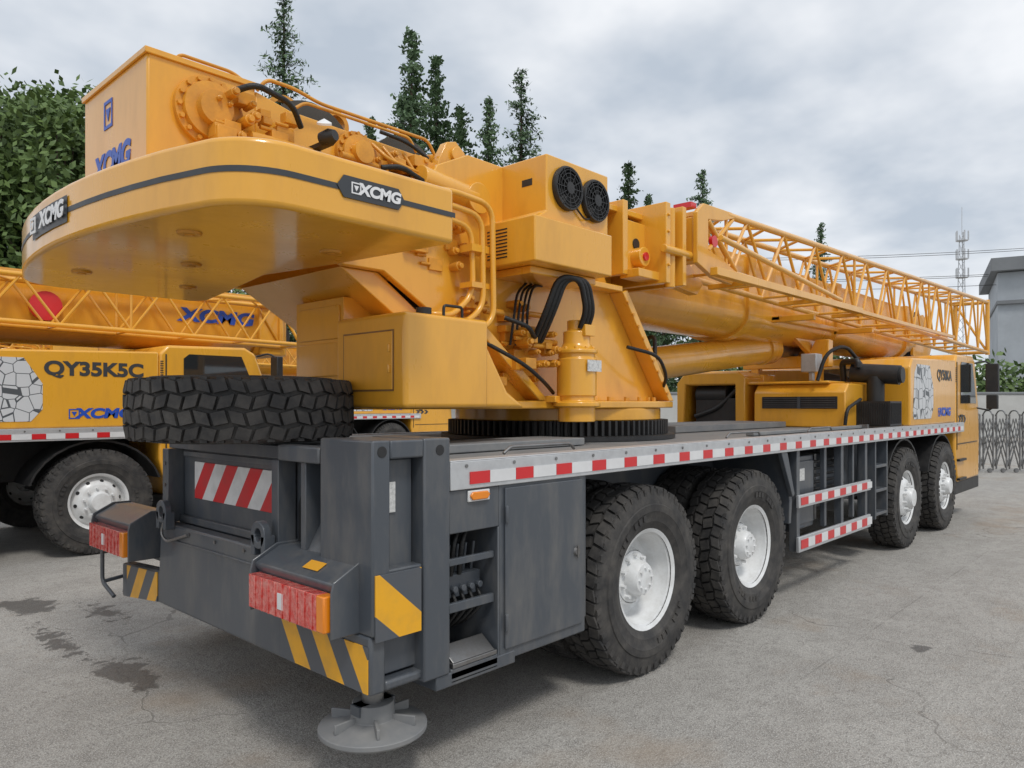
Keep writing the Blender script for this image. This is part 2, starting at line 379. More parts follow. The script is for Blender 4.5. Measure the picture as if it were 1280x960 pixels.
g.box(7.6,8.1,2.6,3.1,.6,1.19)
g.done('side_guard_posts',C,GRY,.004)
g=G(); g.box(5.78,7.50,2.31,2.335,.38,.50); g.box(5.78,7.50,2.31,2.335,.73,.83); g.done('side_guard_rails',C,ALU,.004)
g=G(); h=G()
for z0,z1 in ((.405,.475),(.75,.81)):
    x=5.82
    while x<7.4: g.box(x,x+.14,2.3055,2.3095,z0,z1); h.box(x+.142,x+.28,2.3057,2.3095,z0,z1); x+=.285
g.done('guard_red_reflectors',C,RED); h.done('guard_white_reflectors',C,WREF)
g=G()
for k in range(7):
    z=.95-k*.06; g.tube([(5.9+.1*k,2.9,z),(6.5,2.45,z+.1),(7.0+.05*k,2.42,z+.12),(7.6,2.8,z)],.012,.2)
g.done('chassis_hoses',C,HOS)
# ---- rear end
g=G(); g.prism([(2.315,.43),(4.3,.43),(4.85,.37),(4.85,.575),(4.3,.61),(4.27,.89),(2.98,.89),(2.98,.66),(2.315,.66)],'x',1.69,1.765)
g.box(1.766,2.0,2.32,4.6,.43,.47)
g.done('rear_bumper',C,GRY,.012)
g=G(); g.box(1.685,1.6895,2.325,2.965,.44,.62); g.done('bumper_stripe_right',C,YG)
g=G(); g.prism([(4.31,.435),(4.76,.385),(4.76,.575),(4.31,.60)],'x',1.685,1.6895); g.done('bumper_stripe_left',C,YGL)
g=G(); g.box(1.79,2.5,3.04,4.265,.62,1.30); g.box(1.74,2.10,2.66,4.28,1.302,1.36)
g.box(1.70,1.789,4.195,4.27,.892,1.30); g.box(1.70,1.789,3.01,3.07,.892,1.30); g.box(1.765,1.785,3.071,4.194,.892,.93)
g.box(1.71,1.789,2.80,2.84,.90,1.30); g.box(1.80,2.1,2.67,3.03,.90,1.30)
g.prism([(1.70,.89),(1.79,.89),(1.79,1.05)],'y',2.67,2.80)
g.box(1.785,1.7995,2.67,2.705,.90,1.30)
g.box(1.78,2.1,4.30,4.9,.62,.8)
g.box(1.765,1.789,3.12,4.15,1.262,1.29)
g.box(1.683,1.6895,3.06,4.22,.80,.812)
g.done('rear_frame',C,GRY,.006)
g=G(); g.box(1.7945,1.7995,2.71,2.79,1.0,1.16); g.prism([(2.855,.93),(2.995,.93),(2.995,1.10),(2.96,1.16),(2.89,1.16),(2.855,1.10)],'x',1.792,1.7995); g.done('rear_frame_pocket',C,BLK)
g=G(); g.box(1.78,1.7895,3.10,4.04,1.035,1.235); g.done('rear_warning_plate',C,RW,.002)
g=G()
for y in (4.14,3.08):
    g.lathe([(.030,-.018),(.062,-.018),(.062,.018),(.030,.018)],(1.655,y,.965),(1,0,0),24,closed=True)
    g.box(1.637,1.69,y-.062,y-.028,.87,.965); g.box(1.637,1.69,y+.028,y+.062,.87,.965); 
g.done('tow_eyes',C,GRY,.004)
g=G()
for y in (3.3,3.6,3.9): g.cyl((1.69,y,.86),(1.682,y,.86),.010,n=6)
for z in (.98,1.1,1.22): g.cyl((1.70,4.23,z),(1.693,4.23,z),.010,n=6)
g.tube([(1.66,4.14,.93),(1.655,4.18,.84),(1.66,4.12,.80),(1.68,3.9,.86)],.008,.05)
g.done('rear_bolts',C,STL)
# jack housing right
g=G(); g.box(1.69,1.775,2.30,2.66,.66,1.41); g.box(1.945,2.088,2.30,2.66,.42,1.41); g.box(1.776,1.944,2.30,2.66,1.335,1.408); g.box(1.776,1.944,2.47,2.66,.66,1.334)
g.box(1.776,1.944,2.31,2.47,.66,.905); g.box(1.69,1.77,2.67,3.0,1.30,1.37)
g.done('jack_housing_right',C,GRY,.008)
g=G(); g.box(1.70,1.925,2.292,2.2995,.64,.895); g.done('jack_stripe_plate',C,YGS,.001)
g=G(); g.box(1.80,1.93,2.36,2.46,.85,1.33); g.cyl((1.86,2.42,.6),(1.86,2.42,1.3),.05); g.done('jack_inner_box',C,GRY,.005)
g=G(); g.cyl((1.735,2.298,1.365),(1.735,2.3,1.365),.022); g.cyl((2.03,2.298,1.36),(2.03,2.3,1.36),.022); g.done('housing_holes',C,BLK)
g=G(); g.box(2.15,2.5,4.7,5.03,.45,1.40); g.done('jack_housing_left',C,GRY,.01)
g=G(); g.box(2.02,2.5,2.31,2.66,.36,.419); g.box(1.76,2.09,2.36,2.66,.48,.655)
g.done('jack_lower_bracket',C,GRY,.006)
def foot(x,y,tag):
    g=G(); g.lathe([(0,.20),(.20,.20),(.222,.215),(.222,.235),(.205,.238),(.15,.248),(.09,.262),(.085,.33),(.0,.33)],(x,y,0),(0,0,1),48)
    for k in range(6):
        t=k*math.pi/3; g.obox((x+math.cos(t)*.13,y+math.sin(t)*.13,.262),(.11,.012,.04),(0,0,t))
    g.done('jack_foot_'+tag,C,GRYL,.003)
    g=G(); g.cyl((x,y,.32),(x,y,.5),.045); g.done('jack_rod_'+tag,C,STL); g=G(); g.cyl((x,y,.42),(x,y,.7),.075); g.box(x-.09,x+.09,y-.03,y+.03,.29,.33); g.done('jack_tube_'+tag,C,GRY)
foot(1.84,2.5,'right_rear'); foot(2.32,4.86,'left_rear')
# tail lamps
for tag,ya,yb in (('right',2.40,3.0),('left',4.42,5.0)):
    g=G(); g.prism([(1.60,.665),(1.60,.83),(1.585,.85),(1.585,.865),(1.70,.925),(1.80,.925),(1.80,.665)],'y',ya,yb)
    g.prism([(1.565,.66),(1.565,.835),(1.575,.875),(1.69,.935),(1.80,.935),(1.80,.665),(1.72,.66)],'y',ya-.013,ya-.003)
    g.prism([(1.565,.66),(1.565,.835),(1.575,.875),(1.69,.935),(1.80,.935),(1.80,.665),(1.72,.66)],'y',yb+.003,yb+.013)
    g.done('tail_lamp_housing_'+tag,C,GRY,.006)
    g=G(); g.box(1.545,1.60,ya+.06,yb-.02,.685,.825); 
    for k in range(9): g.box(1.541,1.5451,ya+.08+k*.055,ya+.084+k*.055,.685,.825)
    g.done('tail_lamp_lens_'+tag,C,REDL,.008)
    g=G(); g.box(1.543,1.601,ya+.004,ya+.058,.685,.825); g.done('tail_lamp_amber_'+tag,C,ORG,.006)
    g=G(); g.box(1.5422,1.5449,ya+.30,ya+.34,.72,.785); g.done('tail_lamp_reflector_'+tag,C,WREF)
g=G(); g.obox((1.64,2.62,.8985),(.05,.11,.002),(0,rad(-27.5),0)); g.done('lamp_sticker',C,YEL)
g=G(); g.tube([(1.62,4.98,.66),(1.62,4.98,.45),(1.64,4.84,.38)],.012,.04); g.tube([(1.78,4.98,.66),(1.78,4.98,.47),(1.7,4.84,.40)],.012,.04); g.tube([(1.62,4.98,.45),(1.78,4.98,.47)],.012); g.done('lamp_guard_bars',C,GRY)
g=G(); g.box(1.80,1.84,2.352,2.358,1.12,1.24); g.done('jack_label',C,LBL)
# spare wheel
put('spare_tire',TIRE,C,(1.79,3.50,1.525),(rad(90),0,0),(.96,.98,.96)); put('spare_rim',RIMR,C,(1.79,3.50,1.525),(rad(-90),0,0))
g=G(); g.cyl((1.85,3.5,1.3),(1.85,3.5,1.6),.05); g.box(1.77,2.2,3.2,3.8,1.36,1.375); g.done('spare_carrier',C,GRY)
g=G(); g.box(2.3,3.6,2.75,3.1,1.30,1.345); g.box(5.6,7.9,3.3,4.0,1.30,1.36); g.box(5.5,8.2,2.55,2.62,1.30,1.33); g.done('deck_ribs',C,GRYL,.006)
g=G(); 
for x0 in (2.6,4.9,6.4): g.tube([(x0,2.48,1.31),(x0+.05,2.48,1.34),(x0+.5,2.47,1.34),(x0+.55,2.48,1.31)],.008,.02)
g.box(8.0,8.06,2.50,2.58,1.30,1.34); g.done('deck_handles',C,STL)
# ---- slewing ring
TX,TY=4.45,3.67
g=G(); pts=[]; n=104
for i in range(n):
    for q,r in ((0,.80),(.25,.80),(.4,.845),(.75,.845),(.9,.80)):
        t=2*math.pi*(i+q)/n; pts.append((TX+math.cos(t)*r,TY+math.sin(t)*r))
g.prism(pts,'z',1.335,1.435); g.lathe([(.0,1.30),(.9,1.30),(.9,1.33),(.83,1.334),(.0,1.334)],(TX,TY,0),(0,0,1),64); g.done('slewing_ring',C,BLK)
g=G(); g.lathe([(.0,1.436),(.79,1.436),(.79,1.52),(.0,1.52)],(TX,TY,0),(0,0,1),64); g.done('slew_table',C,YEL,.006)
g=G()
g.prism([(2.25,3.16),(3.3,3.0),(4.6,2.86),(5.05,3.0),(5.05,4.34),(4.6,4.48),(3.3,4.34),(2.25,4.2)],'z',1.521,1.57)
g.done('platform_base',C,YEL,.008)
g=G(); g.box(2.20,2.76,2.74,3.31,1.53,1.99); g.prism([(2.765,1.53),(2.765,1.90),(2.95,1.62),(3.1,1.53)],'y',2.78,3.08); g.done('platform_tank',C,YEL,.022,segs=4)
g=G(); g.box(2.193,2.1995,2.83,3.23,1.62,1.90); g.cyl((2.19,2.85,1.70),(2.19,2.85,1.74),.008,n=8); g.cyl((2.19,2.85,1.80),(2.19,2.85,1.84),.008,n=8); g.done('tank_door',C,YEL,.003)
g=G(); g.box(2.1965,2.1985,2.822,3.238,1.612,1.908); g.done('tank_door_gap',C,RUST)
g=G(); g.cyl((2.45,2.9,1.99),(2.45,2.9,2.04),.04,n=20); g.tube([(2.55,2.86,1.98),(2.55,2.86,2.06),(2.68,2.86,2.06),(2.68,2.86,1.98)],.008,.02); g.done('tank_cap',C,BLK)
g=G(); g.box(2.26,3.1,3.33,3.80,1.66,2.12); g.box(2.252,2.2595,3.36,3.76,1.70,1.88); g.box(2.252,2.2595,3.36,3.76,1.90,2.08); g.done('platform_rear_box',C,YEL,.012,segs=3)
g=G(); g.box(2.45,3.0,3.2,3.6,2.0,2.2); g.cyl((2.5,3.4,2.18),(2.9,3.4,2.18),.07); g.tube([(2.4,3.3,2.12),(2.35,3.35,2.2),(2.5,3.5,2.24)],.02,.05); g.done('rear_machinery',C,BLK,.01)
pl2=[(2.9,1.57),(2.95,1.90),(2.35,2.24),(2.10,2.24),(2.10,2.46),(2.5,2.55),(2.72,2.88),(2.95,2.99),(3.9,2.98),(4.25,2.52),(4.38,2.30),(5.0,1.57)]
g=G(); g.prism(pl2,'y',3.10,3.15); g.prism(pl2,'y',4.19,4.24); 
g.done('turret_side_plates',C,YEL,.006)
g=G()
for y0,y1 in ((2.98,3.099),(4.241,4.36)):
    g.prism([(4.34,2.34),(4.40,2.36),(5.03,1.572),(4.96,1.572)],'y',y0,y1)
    g.prism([(3.95,2.34),(4.34,2.34),(4.34,2.38),(3.95,2.38)],'y',y0,y1)
    g.prism([(2.90,1.98),(3.45,1.572),(3.53,1.572),(2.95,2.02)],'y',y0,y1)
g.prism([(2.12,2.24),(2.35,2.24),(2.98,1.82),(2.98,1.70)],'y',3.151,4.189)
g.box(3.0,3.1,3.151,4.189,1.572,2.3); g.box(4.5,4.6,3.151,4.189,1.572,2.0)
g.done('turret_flanges',C,YEL,.006)
g=G()
for k in range(9): g.cyl((4.40+k*.066,2.97,2.27-k*.08),(4.40+k*.066,2.985,2.27-k*.08),.012,n=6)
for k in range(14): 
    t=-math.pi*.05-k*.2; g.cyl((TX+math.cos(t)*.745,TY+math.sin(t)*.745,1.52),(TX+math.cos(t)*.745,TY+math.sin(t)*.745,1.60),.013,n=6)
for k in range(8): g.obox((2.36+.055*k,3.6,2.19-.0365*k),(.012,.7,.012),(0,rad(33),0))
g.done('turret_bolts',C,YEL2)
# ---- slewing motor
g=G(); g.lathe([(0,1.44),(.115,1.44),(.115,1.53),(.15,1.535),(.15,1.56),(.115,1.57),(.115,1.60),(.125,1.60),(.125,1.83),(.115,1.835),(.115,1.86),(.13,1.865),(.13,1.885),(.10,1.90),(.085,1.93),(.085,2.0),(.06,2.01),(.06,2.07),(.0,2.07)],(3.66,2.86,0),(0,0,1),36)
g.box(3.5,3.85,2.9,3.15,1.56,1.60); g.box(3.62,3.72,2.76,2.86,1.97,2.04)
for k in range(10):
    t=k*.628; g.cyl((3.66+math.cos(t)*.108,2.86+math.sin(t)*.108,1.885),(3.66+math.cos(t)*.108,2.86+math.sin(t)*.108,1.905),.012,n=6)
g.done('slewing_motor',C,YEL,.004)
g=G(); g.prism([(3.60,1.75),(3.74,1.75),(3.74,1.82),(3.60,1.82)],'y',2.727,2.731); g.done('motor_label',C,LBL)
g=G()
for k in range(3):
    dx=.035*k
    g.tube([(3.62+dx,2.80,2.02),(3.60+dx,2.74,2.12),(3.52+dx,2.72,2.30),(3.36+dx,2.76,2.30),(3.32+dx,2.82,2.10),(3.35+dx,2.95,1.93)],.017,.12,12)
g.tube([(3.1,2.95,2.05),(3.2,2.85,2.0),(3.3,2.9,1.95),(3.45,3.0,1.95)],.014,.1)
g.tube([(3.0,3.0,1.9),(3.2,2.88,1.78),(3.4,2.9,1.68),(3.6,3.0,1.62)],.012,.1)
g.tube([(4.35,2.95,1.95),(4.6,2.85,1.9),(4.8,2.9,1.75),(5.0,3.1,1.6)],.013,.1)
g.done('slew_hoses',C,HOS)
def greeble(name,x0,x1,y,z0,z1,n,mat,seed,sc=1):
    r=random.Random(seed); g=G()
    for i in range(n):
        x=r.uniform(x0,x1); z=r.uniform(z0,z1); s=r.uniform(.02,.05)*sc; k=r.random()
        if k<.4: g.box(x-s,x+s,y-s*1.6*r.random()-.02,y+.02,z-s*.7,z+s*.7)
        elif k<.8:
            g.cyl((x,y+.02,z),(x,y-s*1.8,z),s*.55,n=6 if r.random()<.5 else 14); g.cyl((x,y-s*1.8,z),(x,y-s*2.2,z),s*.35,n=8)
        else: g.cyl((x-s*1.5,y-.03*sc,z),(x+s*1.5,y-.03*sc,z),s*.4,n=12)
    return g.done(name,C,mat,.003)
greeble('slew_valve_block',3.22,3.52,2.98,1.78,2.0,22,YEL2,3)
greeble('turret_valves',3.15,3.5,3.08,1.66,2.2,16,YEL2,4)
greeble('tank_valves',2.78,3.1,3.05,1.95,2.15,12,YEL2,5)
g=G()
for k in range(4): g.tube([(3.2+.05*k,3.0,1.9),(3.2+.04*k,2.97,2.05+.03*k),(3.28+.05*k,3.02,2.22+.02*k),(3.42+.05*k,3.07,2.30)],.008,.08)
g.done('turret_hoses',C,HOS)
# ---- cooler unit with two fans
g=G(); g.prism([(3.13,2.60),(3.24,2.66),(3.24,2.99),(3.84,2.99),(3.84,2.60)],'y',2.75,3.14); g.box(3.07,3.80,2.69,3.14,2.345,2.60); g.box(3.16,3.78,2.8,3.099,2.30,2.344)
g.done('cooler_housing',C,YEL,.008,segs=3)
g=G()
for k in range(9): g.box(3.0685,3.0698,2.90,3.06,2.388+k*.020,2.396+k*.020)
g.box(3.2385,3.2398,2.86,2.94,2.83,2.87)
g.done('cooler_vent_slots',C,BLK)
for i,(fx,fz) in enumerate(((3.415,2.82),(3.685,2.80))):
    g=G(); c=(fx,2.75,fz)
    g.lathe([(.128,.0),(.132,-.02),(.125,-.034),(.115,-.034),(.112,-.003),(.0,-.002)],c,(0,1,0),40)
    for rr in (.035,.06,.085,.105): g.lathe([(rr-.002,-.034),(rr+.002,-.034),(rr+.002,-.038),(rr-.002,-.038)],c,(0,1,0),32,closed=True)
    for k in range(12):
        t=k*math.pi/6; M=Matrix.Translation(c)@Matrix.Rotation(t,4,'Y'); g.box(.02,.12,-.037,-.034,-.0025,.0025,M)
    for k in range(9):
        t=k*2*math.pi/9; M=Matrix.Translation(c)@Matrix.Rotation(t,4,'Y')@Matrix.Rotation(rad(35),4,'X'); g.box(.03,.105,-.014,-.010,-.02,.02,M)
    g.lathe([(.035,-.005),(.035,-.04),(.0,-.042)],c,(0,1,0),20)
    g.done('cooling_fan_%d'%(i+1),C,BLK)
g=G(); g.tube([(3.5,2.735,2.72),(3.58,2.73,2.66),(3.66,2.735,2.70)],.006,.05); g.done('fan_cable',C,HOS)
g=G(); g.box(3.78,3.9,2.9,3.1,2.4,2.7); g.done('cooler_bracket',C,YEL,.01)
# ---- counterweight
def cw_outline(off=0):
    P=[]
    x1=2.18+off; y0=2.375-off; y1=5.0+off
    P.append((x1,y0)); 
    def corner(cx,cy,r,a0,a1,n):
        for k in range(n+1):
            t=rad(a0+(a1-a0)*k/n); P.append((cx+math.cos(t)*(r+off),cy+math.sin(t)*(r+off)))
    corner(1.41,2.635,.26,-90,-165,10)
    for k in range(1,12):
        y=2.60+(4.75-2.60)*k/12; f=(y-3.69)/1.07; P.append((1.0+.14*f*f-off,y))
    corner(1.42,4.72,.28,165,90,10)
    P.append((x1,y1))
    return P
g=G(); o=cw_outline(); o2=o+[(2.25,4.9),(2.10,4.1),(2.02,3.7),(2.10,3.2)]
g.prism(o2,'z',2.245,2.485); g.done('counterweight',C,YEL,.020,segs=4)
A=cw_outline(.0025)
def strip(name,pts,z0,z1,mat):
    g=G(); 
    for i in range(len(pts)-1):
        a=g.bm.verts.new((*pts[i],z0));b=g.bm.verts.new((*pts[i+1],z0));c=g.bm.verts.new((*pts[i+1],z1));d=g.bm.verts.new((*pts[i],z1)); g.bm.faces.new((a,b,c,d))
    return g.done(name,C,mat)
strip('counterweight_band',A,2.358,2.380,DRK)
B=cw_outline(.005); strip('counterweight_label_rear',[p for p in B if 3.36<p[1]<4.20 and p[0]<1.3],2.318,2.432,DRK)
g=G(); g.prism([(1.58,2.375),(1.61,2.417),(1.87,2.417),(1.90,2.375),(1.87,2.333),(1.61,2.333)],'y',2.3685,2.3725); g.done('counterweight_label_side',C,DRK)
logo(C,'counterweight_logo',(1.75,2.3665,2.375),.044,WTX,WTX,1.15)
text(C,'counterweight_logo_rear','XCMG',(.9885,3.68,2.377),(rad(90),0,rad(-90)),.095,WTX,1.2,.03,.15)
g=G(); x0,x1=.9925,.9955
g.box(x0,x1,3.93,4.01,2.340,2.352); g.box(x0,x1,3.93,4.01,2.402,2.414); g.box(x0,x1,3.93,3.941,2.352,2.402); g.box(x0,x1,3.999,4.01,2.352,2.402); g.prism([(3.95,2.392),(3.99,2.392),(3.97,2.360)],'x',x0,x1); g.done('counterweight_badge_rear',C,WTX)
g=G()
for x,y in ((1.3,3.0),(1.3,4.3),(1.9,2.9),(1.9,4.4),(1.6,3.67)): g.lathe([(.0,2.235),(.045,2.235),(.05,2.2445)],(x,y,0),(0,0,1),24); g.lathe([(.0,2.23),(.02,2.23),(.02,2.236)],(x,y,0),(0,0,1),12)
g.done('counterweight_bolts',C,YEL2)
# ---- tail box + winches
g=G(); g.box(1.23,1.72,3.25,4.03,2.487,3.05); g.done('winch_tail_box',C,YEL,.010)
g=G(); g.box(1.218,1.2295,3.245,4.035,3.03,3.056); g.box(1.218,1.72,3.238,3.2495,3.03,3.056); g.done('tail_box_lip',C,YEL,.003)
fr=[(1.72,2.487),(3.2,2.487),(3.2,3.0),(2.9,3.02),(2.7,2.96),(1.9,2.98),(1.72,3.02)]
g=G(); g.prism(fr,'y',3.25,3.29); g.prism(fr,'y',3.99,4.03); g.box(1.72,3.2,3.291,3.989,2.487,2.51)
g.done('winch_frame',C,YEL,.006)
g=G(); 
for cx,cz in ((2.05,2.82),(2.65,2.80)): 
    g.cyl((cx,3.33,cz),(cx,3.95,cz),.15,n=32); g.cyl((cx,3.30,cz),(cx,3.33,cz),.26,n=32); g.cyl((cx,3.95,cz),(cx,3.98,cz),.26,n=32)
    for k in range(30): 
        y=3.345+k*.0205; g.lathe([(.15,y-.0095),(.205,y-.0095),(.211,y),(.205,y+.0095),(.15,y+.0095)],(cx,0,cz),(0,1,0),28)
g.done('winch_drums',C,ROPE)
g=G()
for cx,cz,r in ((1.49,2.85,.155),(2.27,2.85,.12)):
    g.lathe([(r,.005),(r,-.028),(r*.82,-.030),(r*.80,-.055),(r*.5,-.06),(r*.48,-.10),(.0,-.105)],(cx,3.25,cz),(0,1,0),36)
    for k in range(16):
        t=k*math.pi/8; g.cyl((cx+math.cos(t)*r*.9,3.225,cz+math.sin(t)*r*.9),(cx+math.cos(t)*r*.9,3.205,cz+math.sin(t)*r*.9),.011,n=6)
g.done('winch_motor_flanges',C,YEL2)
greeble('winch_valves_a',1.47,1.85,3.17,2.72,2.93,26,YEL2,11,.9)
greeble('winch_valves_b',1.6,2.1,3.22,2.55,2.80,28,YEL2,12,1.1)
greeble('winch_valves_c',2.15,2.8,3.22,2.60,2.90,46,YEL2,13,1.0)
g=G(); g.cyl((1.62,3.12,2.74),(1.98,3.12,2.74),.035); g.cyl((1.98,3.12,2.74),(2.05,3.12,2.74),.025); g.cyl((2.2,3.14,2.66),(2.6,3.14,2.66),.03)
for k in range(5): g.tube([(1.70+.07*k,3.2,2.70),(1.75+.07*k,3.12,2.62-.01*k),(2.1+.1*k,3.12,2.60-.012*k),(2.6+.05*k,3.16,2.56-.012*k),(2.9,3.2,2.62)],.010,.05)
for k in range(4): g.tube([(2.35+.07*k,3.2,2.92),(2.4+.07*k,3.13,2.84-.02*k),(2.75+.05*k,3.14,2.80-.03*k),(3.1,3.18,2.76-.03*k)],.010,.04)
g.tube([(1.36,3.3,3.05),(1.38,3.28,3.085),(1.62,3.28,3.085),(1.70,3.25,3.03)],.008,.03)
g.tube([(1.72,3.24,3.02),(1.76,3.22,3.08),(1.9,3.22,3.08),(2.05,3.22,3.05),(2.75,3.22,3.05),(2.8,3.22,2.98)],.009,.04)
g.tube([(1.9,3.20,2.98),(1.95,3.20,3.02),(2.6,3.20,3.02),(2.65,3.2,2.95)],.008,.03)
g.done('winch_pipes',C,YEL2)
g=G(); g.tube([(1.55,3.12,2.93),(1.62,3.06,2.965),(1.80,3.06,2.93),(1.88,3.12,2.86)],.014,.1,12); g.tube([(2.35,3.12,2.78),(2.45,3.08,2.80),(2.65,3.08,2.74),(2.75,3.14,2.70)],.014,.08,12); g.tube([(2.40,3.2,3.0),(2.55,3.15,2.97),(2.7,3.16,2.92)],.010,.08)
g.done('winch_hoses',C,HOS)
g=G(); g.lathe([(.0,-.05),(.032,-.05),(.038,.0),(.025,.03),(0,.03)],(1.95,2.98,2.80),(.3,-1,.1),20); g.box(1.93,1.97,2.98,3.2,2.765,2.785); g.done('work_lamp',C,BLK)
g=G(); g.lathe([(.0,-.048),(.034,-.03),(.034,-.02)],(1.925,2.99,2.83),(.3,.4,-1),20); g.done('work_lamp_glass',C,WTX)
g=G()
g.lathe([(.085,-.02),(.11,-.02),(.11,.02),(.085,.02)],(1.98,3.45,3.02),(0,1,0),24,closed=True)
g.lathe([(.05,-.02),(.075,-.02),(.075,.02),(.05,.02)],(2.22,3.35,3.02),(0,1,0),24,closed=True)
g.box(1.80,2.2,3.4,3.5,2.95,2.99)
g.done('rope_guide',C,YEL2)
g=G(); g.cyl((1.50,3.45,3.0),(1.50,3.95,3.0),.14,n=28); g.done('drum_cover',C,RUST)
text(C,'tail_logo','XCMG',(1.2278,3.655,2.655),(rad(90),0,rad(-90)),.15,BLU,1.0,.03,.15)
g=G(); cy,cz,a=3.70,2.89,.065; x0,x1=1.2265,1.2292
for q in ((-a,a,-a,-a*.76),(-a,a,a*.76,a)): g.box(x0,x1,cy+q[0]*.8,cy+q[1]*.8,cz+q[2],cz+q[3])
for q in ((-a,-a*.76),(a*.76,a)): g.box(x0,x1,cy+q[0]*.8,cy+q[1]*.8,cz-a*.76,cz+a*.76)
g.prism([(cy-a*.42,cz+a*.4),(cy+a*.42,cz+a*.4),(cy,cz-a*.5)],'x',x0,x1)
g.done('tail_badge',C,BLU)
g=G(); g.prism([(2.75,2.70),(2.80,2.95),(2.86,3.06),(2.93,3.08),(3.0,3.03),(3.03,2.95),(3.3,2.9),(3.3,2.7)],'y',3.18,3.24); g.cyl((2.93,3.16,3.0),(2.93,3.26,3.0),.045); g.cyl((2.6,3.12,2.78),(3.0,3.12,2.74),.075,n=24); g.cyl((3.0,3.05,2.74),(3.0,3.2,2.74),.09,n=24)
g.done('boom_foot_lug',C,YEL,.004)
g=G()
for k in range(3):
    d=.065*k; y=2.93+.03*k
    g.tube([(2.55,y+.12,2.70-d),(2.66,y,2.69-d),(2.98-d*.8,y,2.67-d),(2.99-d*.8,y,2.03+d),(2.85-d,y,1.94+d*.7),(2.60,y,1.94+d*.7),(2.58,y+.12,1.94+d*.7)],.017,.10,12)
g.box(2.84,2.99,2.95,3.05,2.40,2.44); g.box(2.84,2.99,2.95,3.05,2.20,2.23)
g.done('hydraulic_return_pipes',C,YEL)
greeble('foot_valves',2.5,2.9,3.12,2.28,2.62,22,YEL2,21)
# ---- boom
def sect(x0,x1,hw,zt,zb,name,bev=.0):
    pts=[(-hw,zt),(hw,zt)]; zc=zb+hw*.62
    for k in range(15):
        t=-math.pi*k/14; pts.append((math.cos(t)*hw,zc+math.sin(t)*hw*.62))
    g=G(); g.prism([(TY-.02+a,b) for a,b in pts[::-1]],'x',x0,x1); return g.done(name,C,YEL,bev)
lc(sect(3.0,12.4,.37,3.00,2.22,'boom_base_section'))
lc(sect(12.41,12.75,.33,2.95,2.28,'boom_section_2')); lc(sect(12.76,13.0,.29,2.90,2.33,'boom_section_3')); lc(sect(13.01,13.3,.25,2.87,2.38,'boom_section_4'))
for i,x in enumerate((6.9,9.3,12.2)): lc(sect(x,x+.16,.40,3.03,2.19,'boom_collar_%d'%i,.004))
hd=[(13.2,2.35),(13.5,2.2),(14.1,2.25),(14.3,2.5),(14.2,2.85),(13.8,3.05),(13.2,2.95)]
g=G(); g.prism(hd,'y',3.42,3.46); g.prism(hd,'y',3.86,3.90); lc(g.done('boom_head_plates',C,YEL,.004))
g=G()
for y in (3.52,3.62,3.72,3.8):
    for x,z in ((14.05,2.45),(13.75,2.9)): g.lathe([(.04,-.02),(.19,-.02),(.2,-.03),(.2,.03),(.19,.02),(.04,.02)],(x,y,z),(0,1,0),28)
lc(g.done('boom_head_sheaves',C,BLK))
g=G()
g.box(4.05,4.16,3.0,3.3,2.52,2.98); g.box(4.30,4.36,2.95,3.3,2.46,2.98); g.box(4.16,4.30,3.15,3.3,2.55,2.60); g.box(4.05,4.9,3.0,3.3,2.90,2.94)
g.box(4.36,4.95,2.98,3.04,2.50,2.86); g.box(4.62,4.68,2.80,3.3,2.42,3.0); g.box(4.82,4.87,2.78,3.3,2.42,3.0); g.box(4.36,4.9,2.86,3.02,2.44,2.50)
g.cyl((4.5,2.9,2.6),(4.5,3.0,2.6),.07); g.cyl((4.58,2.80,2.66),(4.95,2.80,2.66),.03); g.cyl((4.75,2.85,2.4),(4.75,2.85,2.98),.04)
g.box(3.85,4.05,3.05,3.3,2.88,2.93)
for k in range(4): g.cyl((4.10,2.985,2.6+k*.09),(4.10,3.0,2.6+k*.09),.012,n=6); g.cyl((4.65,2.785,2.55+k*.12),(4.65,2.80,2.55+k*.12),.012,n=6)
g.prism([(4.95,2.5),(5.5,2.45),(5.6,2.55),(4.95,2.95)],'y',3.04,3.12)
lc(g.done('jib_mounting_bracket',C,YEL,.005))
g=G(); g.cyl((4.5,2.972,2.70),(4.5,2.979,2.70),.04); g.cyl((5.15,3.033,2.62),(5.15,3.039,2.62),.05); g.box(4.04,4.0495,3.04,3.16,2.6,2.66); lc(g.done('bracket_holes',C,BLK))
g=G(); g.box(4.97,5.05,2.80,2.95,3.03,3.07); g.cyl((5.22,2.765,2.80),(5.22,2.735,2.80),.045,n=20); g.cyl((4.5,2.90,2.60),(4.5,2.885,2.60),.03,n=16); lc(g.done('red_pins',C,RED))
lc(text(C,'bracket_sign','起',(4.045,3.15,2.78),'-x',.13,RED,1,.01))
